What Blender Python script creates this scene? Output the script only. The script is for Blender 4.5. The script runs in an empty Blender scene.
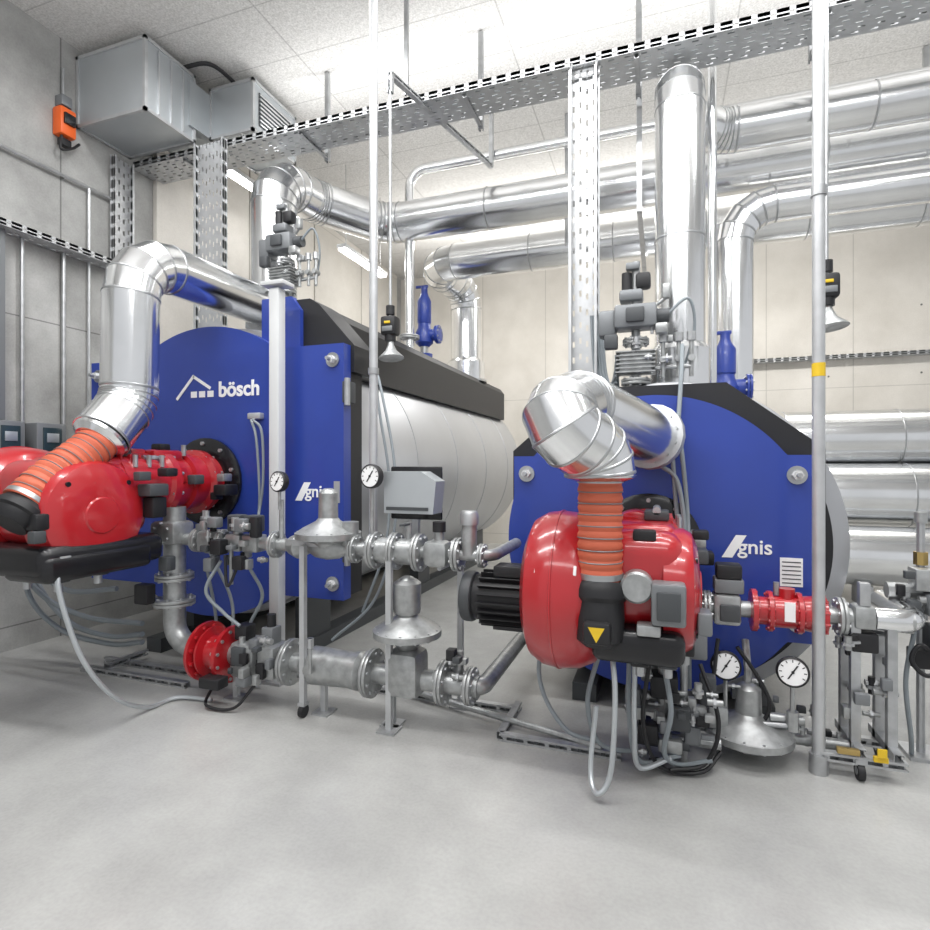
import bpy, bmesh, math, random
from mathutils import Vector, Matrix, Euler, Quaternion
random.seed(4)
V3=Vector
sc=bpy.context.scene
# ---------------------------------------------------------------- materials
MATS={}
def mk(name,col,rough=.5,metal=0,coat=0,noise=0,nscale=8,bump=0,emis=None,stretch=None):
    m=bpy.data.materials.new(name); m.use_nodes=True
    nt=m.node_tree; b=nt.nodes['Principled BSDF']
    b.inputs['Base Color'].default_value=(*col,1); b.inputs['Roughness'].default_value=rough
    b.inputs['Metallic'].default_value=metal
    if coat: b.inputs['Coat Weight'].default_value=coat; b.inputs['Coat Roughness'].default_value=.1
    if emis:
        b.inputs['Emission Color'].default_value=(1,1,1,1); b.inputs['Emission Strength'].default_value=emis
    if noise or bump:
        tc=nt.nodes.new('ShaderNodeTexCoord'); n=nt.nodes.new('ShaderNodeTexNoise')
        n.inputs['Scale'].default_value=nscale; n.inputs['Detail'].default_value=6
        mp=nt.nodes.new('ShaderNodeMapping')
        if stretch: mp.inputs['Scale'].default_value=stretch
        nt.links.new(tc.outputs['Object'],mp.inputs[0]); nt.links.new(mp.outputs[0],n.inputs['Vector'])
        if noise:
            r=nt.nodes.new('ShaderNodeValToRGB')
            r.color_ramp.elements[0].position=.3; r.color_ramp.elements[1].position=.7
            r.color_ramp.elements[0].color=(*[c*(1-noise) for c in col],1)
            r.color_ramp.elements[1].color=(*[min(1,c*(1+noise)) for c in col],1)
            nt.links.new(n.outputs['Fac'],r.inputs[0]); nt.links.new(r.outputs[0],b.inputs['Base Color'])
        if bump:
            bp=nt.nodes.new('ShaderNodeBump'); bp.inputs['Strength'].default_value=bump; bp.inputs['Distance'].default_value=.01
            nt.links.new(n.outputs['Fac'],bp.inputs['Height']); nt.links.new(bp.outputs[0],b.inputs['Normal'])
    MATS[name]=m; return m
mk('alu',(.86,.87,.88),.19,1,noise=.05,nscale=3,bump=.08)
mk('seam',(.50,.51,.52),.35,1)
mk('cladding',(.50,.51,.53),.36,.7,noise=.04,nscale=1.5)
mk('blue',(.022,.052,.31),.40,0,coat=.25,noise=.06,nscale=3)
mk('red',(.43,.012,.018),.28,0,coat=.7)
mk('orange',(.56,.12,.06),.6)
mk('black',(.012,.012,.014),.5)
mk('blackgloss',(.01,.01,.012),.25)
mk('darkgrey',(.06,.065,.07),.5)
mk('grey',(.20,.21,.22),.45,.3)
mk('cast',(.40,.41,.41),.38,.65,noise=.2,nscale=20)
mk('galv',(.48,.49,.50),.42,.8,noise=.15,nscale=12)
mk('galvl',(.54,.55,.56),.45,.6,noise=.08,nscale=10)
mk('white',(.60,.61,.61),.4)
mk('whitetxt',(.9,.9,.9),.5)
mk('cable',(.24,.27,.29),.5)
mk('yellow',(.75,.5,.02),.5)
mk('orangebox',(.8,.13,.02),.45)
mk('brass',(.5,.36,.14),.35,.9)
mk('display',(.03,.05,.06),.15)
mk('lamp',(1,1,1),.5,emis=16)
mk('ductmat',(.52,.55,.57),.42,.6,noise=.05,nscale=2)
mk('concretehole',(.16,.16,.15),.9)

def surf(name,c1,c2,scale,rough,bump,seams=None,seamcol=.75,speck=0,stain=0):
    m=bpy.data.materials.new(name); m.use_nodes=True; nt=m.node_tree; b=nt.nodes['Principled BSDF']
    L=nt.links.new; N=nt.nodes.new
    tc=N('ShaderNodeTexCoord'); n=N('ShaderNodeTexNoise'); n.inputs['Scale'].default_value=scale; n.inputs['Detail'].default_value=8; n.inputs['Roughness'].default_value=.62
    L(tc.outputs['Object'],n.inputs['Vector'])
    r=N('ShaderNodeValToRGB'); r.color_ramp.elements[0].position=.3; r.color_ramp.elements[1].position=.72
    r.color_ramp.elements[0].color=(*c1,1); r.color_ramp.elements[1].color=(*c2,1)
    L(n.outputs['Fac'],r.inputs[0]); out=r.outputs[0]
    for amt,scl,lo,hi in ((speck,60,.35,.6),(stain,.55,.35,.62)):
        if not amt: continue
        n2=N('ShaderNodeTexNoise'); n2.inputs['Scale'].default_value=scl; n2.inputs['Detail'].default_value=5
        L(tc.outputs['Object'],n2.inputs['Vector'])
        r2=N('ShaderNodeValToRGB'); r2.color_ramp.elements[0].position=lo; r2.color_ramp.elements[1].position=hi
        r2.color_ramp.elements[0].color=(1-amt,1-amt,1-amt,1); r2.color_ramp.elements[1].color=(1,1,1,1)
        L(n2.outputs['Fac'],r2.inputs[0])
        mx=N('ShaderNodeMix'); mx.data_type='RGBA'; mx.blend_type='MULTIPLY'; mx.inputs[0].default_value=1
        L(out,mx.inputs[6]); L(r2.outputs[0],mx.inputs[7]); out=mx.outputs[2]
    if seams:
        sp=N('ShaderNodeSeparateXYZ'); L(tc.outputs['Object'],sp.inputs[0]); prev=None
        for ax,period,w,off in seams:
            a=N('ShaderNodeMath'); a.operation='ADD'; a.inputs[1].default_value=off+100*period; L(sp.outputs[ax],a.inputs[0])
            md=N('ShaderNodeMath'); md.operation='MODULO'; md.inputs[1].default_value=period; L(a.outputs[0],md.inputs[0])
            lt=N('ShaderNodeMath'); lt.operation='LESS_THAN'; lt.inputs[1].default_value=w; L(md.outputs[0],lt.inputs[0])
            if prev is None: prev=lt
            else:
                q=N('ShaderNodeMath'); q.operation='MAXIMUM'; L(prev.outputs[0],q.inputs[0]); L(lt.outputs[0],q.inputs[1]); prev=q
        mx=N('ShaderNodeMix'); mx.data_type='RGBA'; mx.blend_type='MULTIPLY'
        L(prev.outputs[0],mx.inputs[0]); L(out,mx.inputs[6]); mx.inputs[7].default_value=(seamcol,seamcol,seamcol,1); out=mx.outputs[2]
    L(out,b.inputs['Base Color']); b.inputs['Roughness'].default_value=rough
    bp=N('ShaderNodeBump'); bp.inputs['Strength'].default_value=bump; bp.inputs['Distance'].default_value=.01
    L(n.outputs['Fac'],bp.inputs['Height']); L(bp.outputs[0],b.inputs['Normal'])
    MATS[name]=m; return m
surf('floor_concrete',(.37,.37,.36),(.50,.50,.485),1.8,.27,.04,speck=.06,stain=.12)
surf('wall_grey',(.30,.30,.29),(.54,.54,.525),1.8,.8,.2,seams=[(1,1.25,.014,.3),(2,2.7,.012,-.1)],seamcol=.5,speck=.08,stain=.18)
surf('wall_beige',(.60,.57,.52),(.75,.72,.67),1.0,.8,.1,seams=[(0,1.3,.015,.4),(2,2.7,.012,-.1)],seamcol=.75,speck=.05,stain=.08)
surf('ceiling_board',(.60,.59,.57),(.78,.77,.75),35,.9,.4,seams=[(0,2.0,.015,.2),(1,.62,.012,0)],seamcol=.72,speck=.22,stain=.06)

# ---------------------------------------------------------------- mesh builder
def basis(d):
    d=V3(d).normalized(); a=V3((0,0,1)) if abs(d.z)<.9 else V3((1,0,0))
    u=a.cross(d).normalized(); v=d.cross(u).normalized(); return d,u,v
def fillet(pts,R,n=5):
    pts=[V3(p) for p in pts]; out=[pts[0]]
    for i in range(1,len(pts)-1):
        a=(pts[i-1]-pts[i]); b=(pts[i+1]-pts[i]); la,lb=a.length,b.length; a.normalize(); b.normalize()
        turn=math.pi-a.angle(b)
        if turn<.05: out.append(pts[i]); continue
        r=R[i-1] if isinstance(R,(list,tuple)) else R
        t=min(r*math.tan(turn/2),.49*la if i>1 else .98*la,.49*lb if i<len(pts)-2 else .98*lb); r=t/math.tan(turn/2)
        c=pts[i]+(a+b).normalized()*(r/math.cos(turn/2)); s=pts[i]+a*t-c; e=pts[i]+b*t-c
        ax=s.cross(e).normalized()
        for k in range(n+1):
            out.append(c+Quaternion(ax,turn*k/n)@s)
    out.append(pts[-1]); return out
def smooth(pts,n=8):
    P=[V3(p) for p in pts]; P=[P[0]*2-P[1]]+P+[P[-1]*2-P[-2]]; o=[]
    for i in range(1,len(P)-2):
        for k in range(n):
            t=k/n; a,b,c,d=P[i-1:i+3]
            o.append(.5*((2*b)+(c-a)*t+(2*a-5*b+4*c-d)*t*t+(3*b-a-3*c+d)*t**3))
    o.append(P[-2]); return o
class M:
    def __init__(s,name): s.name=name; s.V=[]; s.F=[]; s.I=[]; s.mats=[]; s.xf=Matrix.Identity(4)
    def mi(s,m):
        if m not in s.mats: s.mats.append(m)
        return s.mats.index(m)
    def add(s,vs,fs,mat):
        o=len(s.V); s.V+= [s.xf@V3(v) for v in vs]; k=s.mi(mat)
        for f in fs: s.F.append([o+i for i in f]); s.I.append(k)
    def obox(s,c,A,B,C,mat):
        c,A,B,C=map(V3,(c,A,B,C))
        vs=[c+A*i+B*j+C*k for i in(-1,1) for j in(-1,1) for k in(-1,1)]
        fs=[(0,1,3,2),(4,6,7,5),(0,4,5,1),(2,3,7,6),(0,2,6,4),(1,5,7,3)]
        if A.cross(B).dot(C)<0: fs=[f[::-1] for f in fs]
        s.add(vs,fs,mat)
    def box(s,c,z,mat,bev=0,rot=None,seg=2):
        R=Euler([math.radians(a) for a in rot]).to_matrix() if rot else Matrix.Identity(3)
        c=V3(c)
        if not bev:
            s.obox(c,R@V3((z[0]/2,0,0)),R@V3((0,z[1]/2,0)),R@V3((0,0,z[2]/2)),mat); return
        bm=bmesh.new(); bmesh.ops.create_cube(bm,size=1)
        for v in bm.verts: v.co=V3((v.co.x*z[0],v.co.y*z[1],v.co.z*z[2]))
        bmesh.ops.bevel(bm,geom=bm.edges[:],offset=min(bev,min(z)*.49),segments=seg,profile=.5,affect='EDGES')
        bm.verts.index_update(); s.add([c+R@v.co for v in bm.verts],[[v.index for v in f.verts] for f in bm.faces],mat); bm.free()
    def lathe(s,o,ax,prof,mat,seg=24):
        o=V3(o); d,u,v=basis(ax); vs=[];fs=[]
        for r,h in prof:
            for i in range(seg):
                a=2*math.pi*i/seg; vs.append(o+d*h+(u*math.cos(a)+v*math.sin(a))*r)
        for j in range(len(prof)-1):
            for i in range(seg):
                k=(i+1)%seg; fs.append((j*seg+i,j*seg+k,(j+1)*seg+k,(j+1)*seg+i))
        if prof[0][0]>1e-4: fs.append(list(range(seg))[::-1])
        if prof[-1][0]>1e-4: fs.append([(len(prof)-1)*seg+i for i in range(seg)])
        s.add(vs,fs,mat)
    def cyl(s,a,b,r,mat,r2=None,seg=20,bev=0):
        a,b=V3(a),V3(b); L=(b-a).length; r2=r if r2 is None else r2
        if bev: s.lathe(a,b-a,[(r-bev,0),(r-bev*.3,bev*.3),(r,bev),(r2,L-bev),(r2-bev*.3,L-bev*.3),(r2-bev,L)],mat,seg)
        else: s.lathe(a,b-a,[(r,0),(r2,L)],mat,seg)
    def tube(s,pts,r,mat,seg=10,closed=False):
        P=[V3(p) for p in pts]; n=len(P); d0,u,v=basis(P[1]-P[0]); vs=[];fs=[]
        for i in range(n):
            d=(P[min(i+1,n-1)]-P[max(i-1,0)]) if not closed else P[(i+1)%n]-P[i-1]
            d.normalize(); u=(u-d*u.dot(d)).normalized(); v=d.cross(u)
            rr=r[i] if isinstance(r,list) else r
            for k in range(seg):
                a=2*math.pi*k/seg; vs.append(P[i]+(u*math.cos(a)+v*math.sin(a))*rr)
        for i in range(n if closed else n-1):
            j=(i+1)%n
            for k in range(seg):
                l=(k+1)%seg; fs.append((i*seg+k,i*seg+l,j*seg+l,j*seg+k))
        if not closed: fs.append(list(range(seg))[::-1]); fs.append([(n-1)*seg+k for k in range(seg)])
        s.add(vs,fs,mat)
    def duct(s,pts,r,mat='alu',seg=36,bead=True,every=.95):
        P=[V3(p) for p in pts]; Q=[P[0]]
        for i in range(1,len(P)):
            L=(P[i]-P[i-1]).length; k=max(1,int(L/every))
            for j in range(1,k+1): Q.append(P[i-1].lerp(P[i],j/k))
        P=Q; n=len(P); D=[(P[i+1]-P[i]).normalized() for i in range(n-1)]
        _,u,v=basis(D[0])
        for i in range(n-1):
            d=D[i]; u=(u-d*u.dot(d)).normalized(); v=d.cross(u)
            n0=(d+D[i-1]).normalized() if i>0 else d; n1=(d+D[i+1]).normalized() if i<n-2 else d
            def ring(p,nn,rr,off=0):
                o=[]
                for k in range(seg):
                    a=2*math.pi*k/seg; w=(u*math.cos(a)+v*math.sin(a))*rr
                    o.append(p+w+d*(off-w.dot(nn)/d.dot(nn)))
                return o
            vs=ring(P[i],n0,r)+ring(P[i+1],n1,r)
            fs=[(k,(k+1)%seg,seg+(k+1)%seg,seg+k) for k in range(seg)]
            if i==0: fs.append(list(range(seg))[::-1])
            if i==n-2: fs.append([seg+k for k in range(seg)])
            s.add(vs,fs,mat)
            if bead:
                w=min(.014,(P[i+1]-P[i]).length*.2)
                vs=ring(P[i],n0,r*1.0,0)+ring(P[i],n0,r*1.022,w*.3)+ring(P[i],n0,r*1.022,w)+ring(P[i],n0,r*1.0,w*1.3)
                fs=[(j*seg+k,j*seg+(k+1)%seg,(j+1)*seg+(k+1)%seg,(j+1)*seg+k) for j in range(3) for k in range(seg)]
                s.add(vs,fs,'seam')
    def prism(s,pts,y0,y1,mat):
        n=len(pts); vs=[(x,y0,z) for x,z in pts]+[(x,y1,z) for x,z in pts]
        fs=[list(range(n)),[n+i for i in range(n)][::-1]]+[(i,n+i,n+(i+1)%n,(i+1)%n) for i in range(n)]
        s.add(vs,fs,mat)
    def bolts(s,c,ax,R,n,r,L,mat='galv'):
        c=V3(c); d,u,v=basis(ax)
        for i in range(n):
            a=2*math.pi*(i+.5)/n; p=c+(u*math.cos(a)+v*math.sin(a))*R; s.cyl(p-d*L/2,p+d*L/2,r,mat,seg=6)
    def flange(s,c,ax,r,w=.03,mat='cast',n=8):
        c=V3(c); d=V3(ax).normalized(); s.cyl(c-d*w*1.05,c-d*w*.08,r,mat,bev=.003); s.cyl(c+d*w*.08,c+d*w*1.05,r,mat,bev=.003)
        s.cyl(c-d*w*.1,c+d*w*.1,r*.85,'darkgrey'); s.bolts(c,ax,r*.8,n,.008+.02*r,w*3.2)
    def gauge(s,c,r=.06,stem=.15,ax=(-.15,-1,.05)):
        c=V3(c); d=V3(ax).normalized()
        s.lathe(c,d,[(r,-.02),(r*1.05,0),(r*1.05,.02),(r*.93,.028),(r*.9,.02)],'black',28)
        s.lathe(c,d,[(r*.9,.0),(r*.9,.024)],'whitetxt',28)
        _,u,v=basis(d)
        s.obox(c+d*.026,u*.004,(v*.8+u*.5)*r*.6,d*.001,'black'); s.cyl(c+d*.024,c+d*.03,r*.1,'black',seg=10)
        for i in range(9):
            a=math.radians(-120+30*i); q=(v*math.cos(a)+u*math.sin(a)); s.obox(c+d*.0245+q*r*.76,q*r*.09,q.cross(d)*r*.03,d*.001,'black')
        s.cyl(c-V3((0,0,r+stem)),c-V3((0,0,r*.9)),.011,'cast',seg=8)
    def tray(s,p,L,W,N,length,width,h=.06,mat='galvl'):
        p,L,W,N=V3(p),V3(L).normalized(),V3(W).normalized(),V3(N).normalized()
        k=int(length/.12); pl=length/k
        for sg in(-1,1):
            e=p+W*sg*width/2
            s.obox(e+L*length/2+N*h*.22,L*length/2,W*.0015,N*h*.22,mat)
            s.obox(e+L*length/2+N*h*.80,L*length/2,W*.0015,N*h*.20,mat)
            s.obox(e+L*length/2+N*h-W*sg*.009,L*length/2,W*.009,N*.0015,mat)
            for i in range(k): s.obox(e+L*(i+.5)*pl+N*h/2,L*pl*.34,W*.0015,N*h/2,mat)
        ns=max(4,int(width/.045)); cw=width/ns
        for j in range(ns):
            cx=(j+.5)/ns-.5; off=(j%2)*.5
            for i in range(k):
                s.obox(p+L*((i+.28+off*.45)*pl)+W*cx*width,L*pl*.31,W*cw/2,N*.0015,mat)
        for j in range(ns+1): s.obox(p+L*length/2+W*(j/ns-.5)*width*.985,L*length/2,W*cw*.32,N*.002,mat)
    def strut(s,a,b,w=.041,mat='galv'):
        a,b=V3(a),V3(b); d,u,v=basis(b-a); L=(b-a).length; c=(a+b)/2
        s.obox(c+u*w/2,d*L/2,u*.0015,v*w/2,mat)
        for sg in(-1,1):
            s.obox(c+v*sg*w/2,d*L/2,v*.0015,u*w/2,mat); s.obox(c-u*w/2+v*sg*w*.36,d*L/2,u*.0015,v*w*.14,mat)
        k=max(1,int(L/.06))
        for i in range(k): s.obox(a+d*(i+.5)*L/k-u*w*.4,d*.012,v*w*.45,u*.001,'darkgrey' if i%2 else mat)
    def done(s,parent=None,ang=33):
        me=bpy.data.meshes.new(s.name); me.from_pydata([tuple(v) for v in s.V],[],s.F)
        for m in s.mats: me.materials.append(MATS[m])
        me.polygons.foreach_set('material_index',s.I); me.shade_smooth(); me.set_sharp_from_angle(angle=math.radians(ang)); me.update()
        o=bpy.data.objects.new(s.name,me); sc.collection.objects.link(o)
        if parent: o.parent=parent
        return o
def empty(name):
    e=bpy.data.objects.new(name,None); sc.collection.objects.link(e); return e
def text(name,body,loc,size,parent,mat='whitetxt',rot=(90,0,0),shear=0,off=.002):
    c=bpy.data.curves.new(name,'FONT'); c.body=body; c.size=size; c.extrude=.002; c.shear=shear; c.offset=off*size/.15
    o=bpy.data.objects.new(name,c); sc.collection.objects.link(o); o.location=loc; o.rotation_euler=[math.radians(a) for a in rot]
    c.materials.append(MATS[mat]); o.parent=parent; return o
def clutter(m,c,ext,n,seed,smin=.03,smax=.07):
    r=random.Random(seed)
    for i in range(n):
        p=V3([c[k]+r.uniform(-1,1)*ext[k] for k in range(3)]); a=[r.uniform(smin,smax) for _ in range(3)]
        t=r.random()
        if t<.5: m.box(p,a,r.choice(['cast','darkgrey','black','grey','cast']),.006)
        elif t<.8: m.cyl(p,p+V3((0,0,a[2]*1.6)),a[0]*.35,r.choice(['cast','galv','black']),seg=12); m.cyl(p+V3((0,0,a[2]*.5)),p+V3((0,0,a[2]*.8)),a[0]*.55,'galv',seg=6)
        else: m.cyl(p,p+V3((a[0]*1.6,0,0)),a[1]*.35,'cast',seg=12); m.cyl(p+V3((a[0]*.6,0,0)),p+V3((a[0]*.9,0,0)),a[1]*.55,'galv',seg=6)

# ---------------------------------------------------------------- room
XL,YB,H=-5.3,11.0,5.6
def slab(name,c,z,mat):
    m=M(name); m.box((0,0,0),z,mat); o=m.done(); o.location=c; return o
slab('floor',((XL+7)/2,(YB-3)/2,-.1),(7-XL+.4,YB+3+.4,.2),'floor_concrete')
slab('ceiling',((XL+7)/2,(YB-3)/2,H+.1),(7-XL+.4,YB+3+.4,.2),'ceiling_board')
slab('wall_left',(XL-.1,(YB-3)/2,H/2),(.2,YB+3,H),'wall_grey')
slab('wall_back',((XL+7)/2,YB+.1,H/2),(7-XL,.2,H),'wall_beige')
m=M('trim_1')
for i in range(4): m.box((XL+.03,5.45+i*1.5,H/2),(.06,1.47,H),'wall_beige',.008)
m.done()
m=M('trim_2')
for y in (1.9,2.5,3.12,3.72,4.35):
    for z in (1.0,2.2,3.1,4.3): m.cyl((XL-.002,y,z),(XL+.004,y,z),.016,'concretehole',seg=12)
for x in (-1.0,.2,1.5,2.7,4.0):
    for z in (1.0,2.3,3.1,4.2): m.cyl((x,YB-.004,z),(x,YB+.002,z),.016,'concretehole',seg=12)
m.done()

# ---------------------------------------------------------------- boilers
def plate_poly(R,hw,hh):
    angs=[2*math.pi*i/200 for i in range(200)]; ca=math.atan2(hh,hw)
    angs+= [ca,math.pi-ca,math.pi+ca,2*math.pi-ca]; angs.sort(); out=[]
    for a in angs:
        r=max(R,min(hw/max(1e-6,abs(math.cos(a))),hh/max(1e-6,abs(math.sin(a)))))
        out.append((r*math.cos(a),r*math.sin(a)))
    return out
def boiler(cx,cz,R,hw,hh,Rb,yf,yend,hoods,bx=0,bz=0):
    e=empty('industrial_boiler')
    m=M('front_plate'); m.prism([(cx+x,cz+z) for x,z in plate_poly(R,hw,hh)],yf,yf+.1,'blue')
    for sx in(-1,1):
        for sz in(-1,1):
            p=V3((cx+sx*(hw-.09),yf,cz+sz*(hh-.12)))
            m.cyl(p-V3((0,.012,0)),p,.055,'seam'); m.cyl(p-V3((0,.05,0)),p,.03,'white',seg=6); m.cyl(p-V3((0,.09,0)),p,.014,'galv')
    for z in(-.62*hh,.62*hh):
        m.box((cx+hw+.015,yf+.05,cz+z),(.05,.12,.16),'darkgrey',.01); m.cyl((cx+hw+.03,yf,cz+z-.1),(cx+hw+.03,yf,cz+z+.1),.022,'galv')
    m.done(e)
    m=M('insulated_body'); bx=cx+bx; cz0=cz; cz=cz+bz
    m.prism([(cx+x*.985,cz0+z*.985) for x,z in plate_poly(R*.99,hw,hh)],yf+.1,yf+.3,'black')
    m.lathe((bx,yf+.16,cz),(0,1,0),[(Rb-.16,0),(Rb-.12,.01),(Rb-.12,.12)],'black',96)
    m.lathe((bx,yf+.24,cz),(0,1,0),[(Rb-.06,0),(Rb-.01,.012),(Rb,.05),(Rb,yend-yf-.31),(Rb-.06,yend-yf-.24)],'cladding',96)
    y=yf+.34
    while y<yend:
        m.lathe((bx,y,cz),(0,1,0),[(Rb,-.012),(Rb+.006,-.01),(Rb+.006,.01),(Rb,.012)],'cladding',96); y+=1.15
    for yy in(yf+.6,(yf+yend)/2,yend-.6):
        for sx in(-1,1): m.box((bx+sx*Rb*.5,yy,(cz-Rb*.8)/2),(.12,.35,cz-Rb*.8),'darkgrey')
    for sx in(-1,1): m.box((bx+sx*Rb*.5,(yf+yend)/2,.06),(.16,yend-yf-.1,.12),'darkgrey')
    m.done(e,20)
    m=M('top_hood')
    for hd in hoods: m.prism(hd[0],hd[1],hd[2],'black')
    m.done(e)
    return e
C1=(-3.48,1.55)
b1=boiler(C1[0],C1[1],1.17,1.28,.95,1.22,3.6,9.4,[([(-3.0,2.36),(-2.5,2.36),(-2.5,2.80),(-2.56,2.88),(-2.95,2.88),(-3.0,2.80)],3.74,9.2),([(-3.0,2.3),(-2.17,2.3),(-2.17,2.5),(-2.48,2.84),(-2.56,2.89),(-2.95,2.89),(-3.0,2.82)],3.70,4.0)])
m=M('roof_logo')
def stroke(m,a,b,w,y):
    a,b=V3((a[0],y,a[1])),V3((b[0],y,b[1])); d=(b-a).normalized(); n=V3((d.z,0,-d.x)); m.obox((a+b)/2,(b-a)/2,n*w/2,V3((0,.002,0)),'whitetxt')
yl=3.596
stroke(m,(-3.78,2.14),(-3.60,2.33),.024,yl); stroke(m,(-3.61,2.325),(-3.43,2.22),.024,yl)
for i in range(3): m.box((-3.60+i*.085,yl,2.175),(.06,.004,.05),'whitetxt')
m.done(b1)
text('lettering_front','bösch',(-3.35,yl,2.15),.17,b1,off=.004)
m=M('upper_blue_panel'); m.prism([(-2.98,2.45),(-2.62,2.45),(-2.62,2.80),(-2.70,2.91),(-2.98,2.91)],3.66,3.72,'blue'); m.done(b1)
m=M('badge'); m.add([(-2.62,yl,1.33),(-2.56,yl,1.33),(-2.48,yl,1.47),(-2.54,yl,1.47)],[(0,1,2,3)],'whitetxt'); m.box((-2.255,yl,1.40),(.05,.004,.16),'ductmat'); m.done(b1)
text('lettering_badge','gnis',(-2.53,yl,1.36),.13,b1,off=.002)
C2=(-.05,1.1)
b2=boiler(C2[0],C2[1],.95,.91,.56,1.07,3.8,8.6,[([(-1.0,1.2),(.95,1.2),(.95,1.70),(.40,2.13),(-.50,2.13),(-1.0,1.70)],3.93,4.25)],bx=.10,bz=0)
yl=3.796
m=M('badge'); m.add([(.36,yl,1.03),(.42,yl,1.03),(.50,yl,1.17),(.44,yl,1.17)],[(0,1,2,3)],'whitetxt')
m.box((.74,yl,.96),(.12,.004,.17),'whitetxt')
for i in range(6): m.box((.74,yl-.003,1.02-.025*i),(.1,.002,.006),'darkgrey')
m.box((-.10,yl-.002,1.62),(.26,.006,.05),'ductmat')
m.done(b2)
text('lettering_badge','gnis',(.45,yl,1.06),.125,b2,off=.002)

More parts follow.
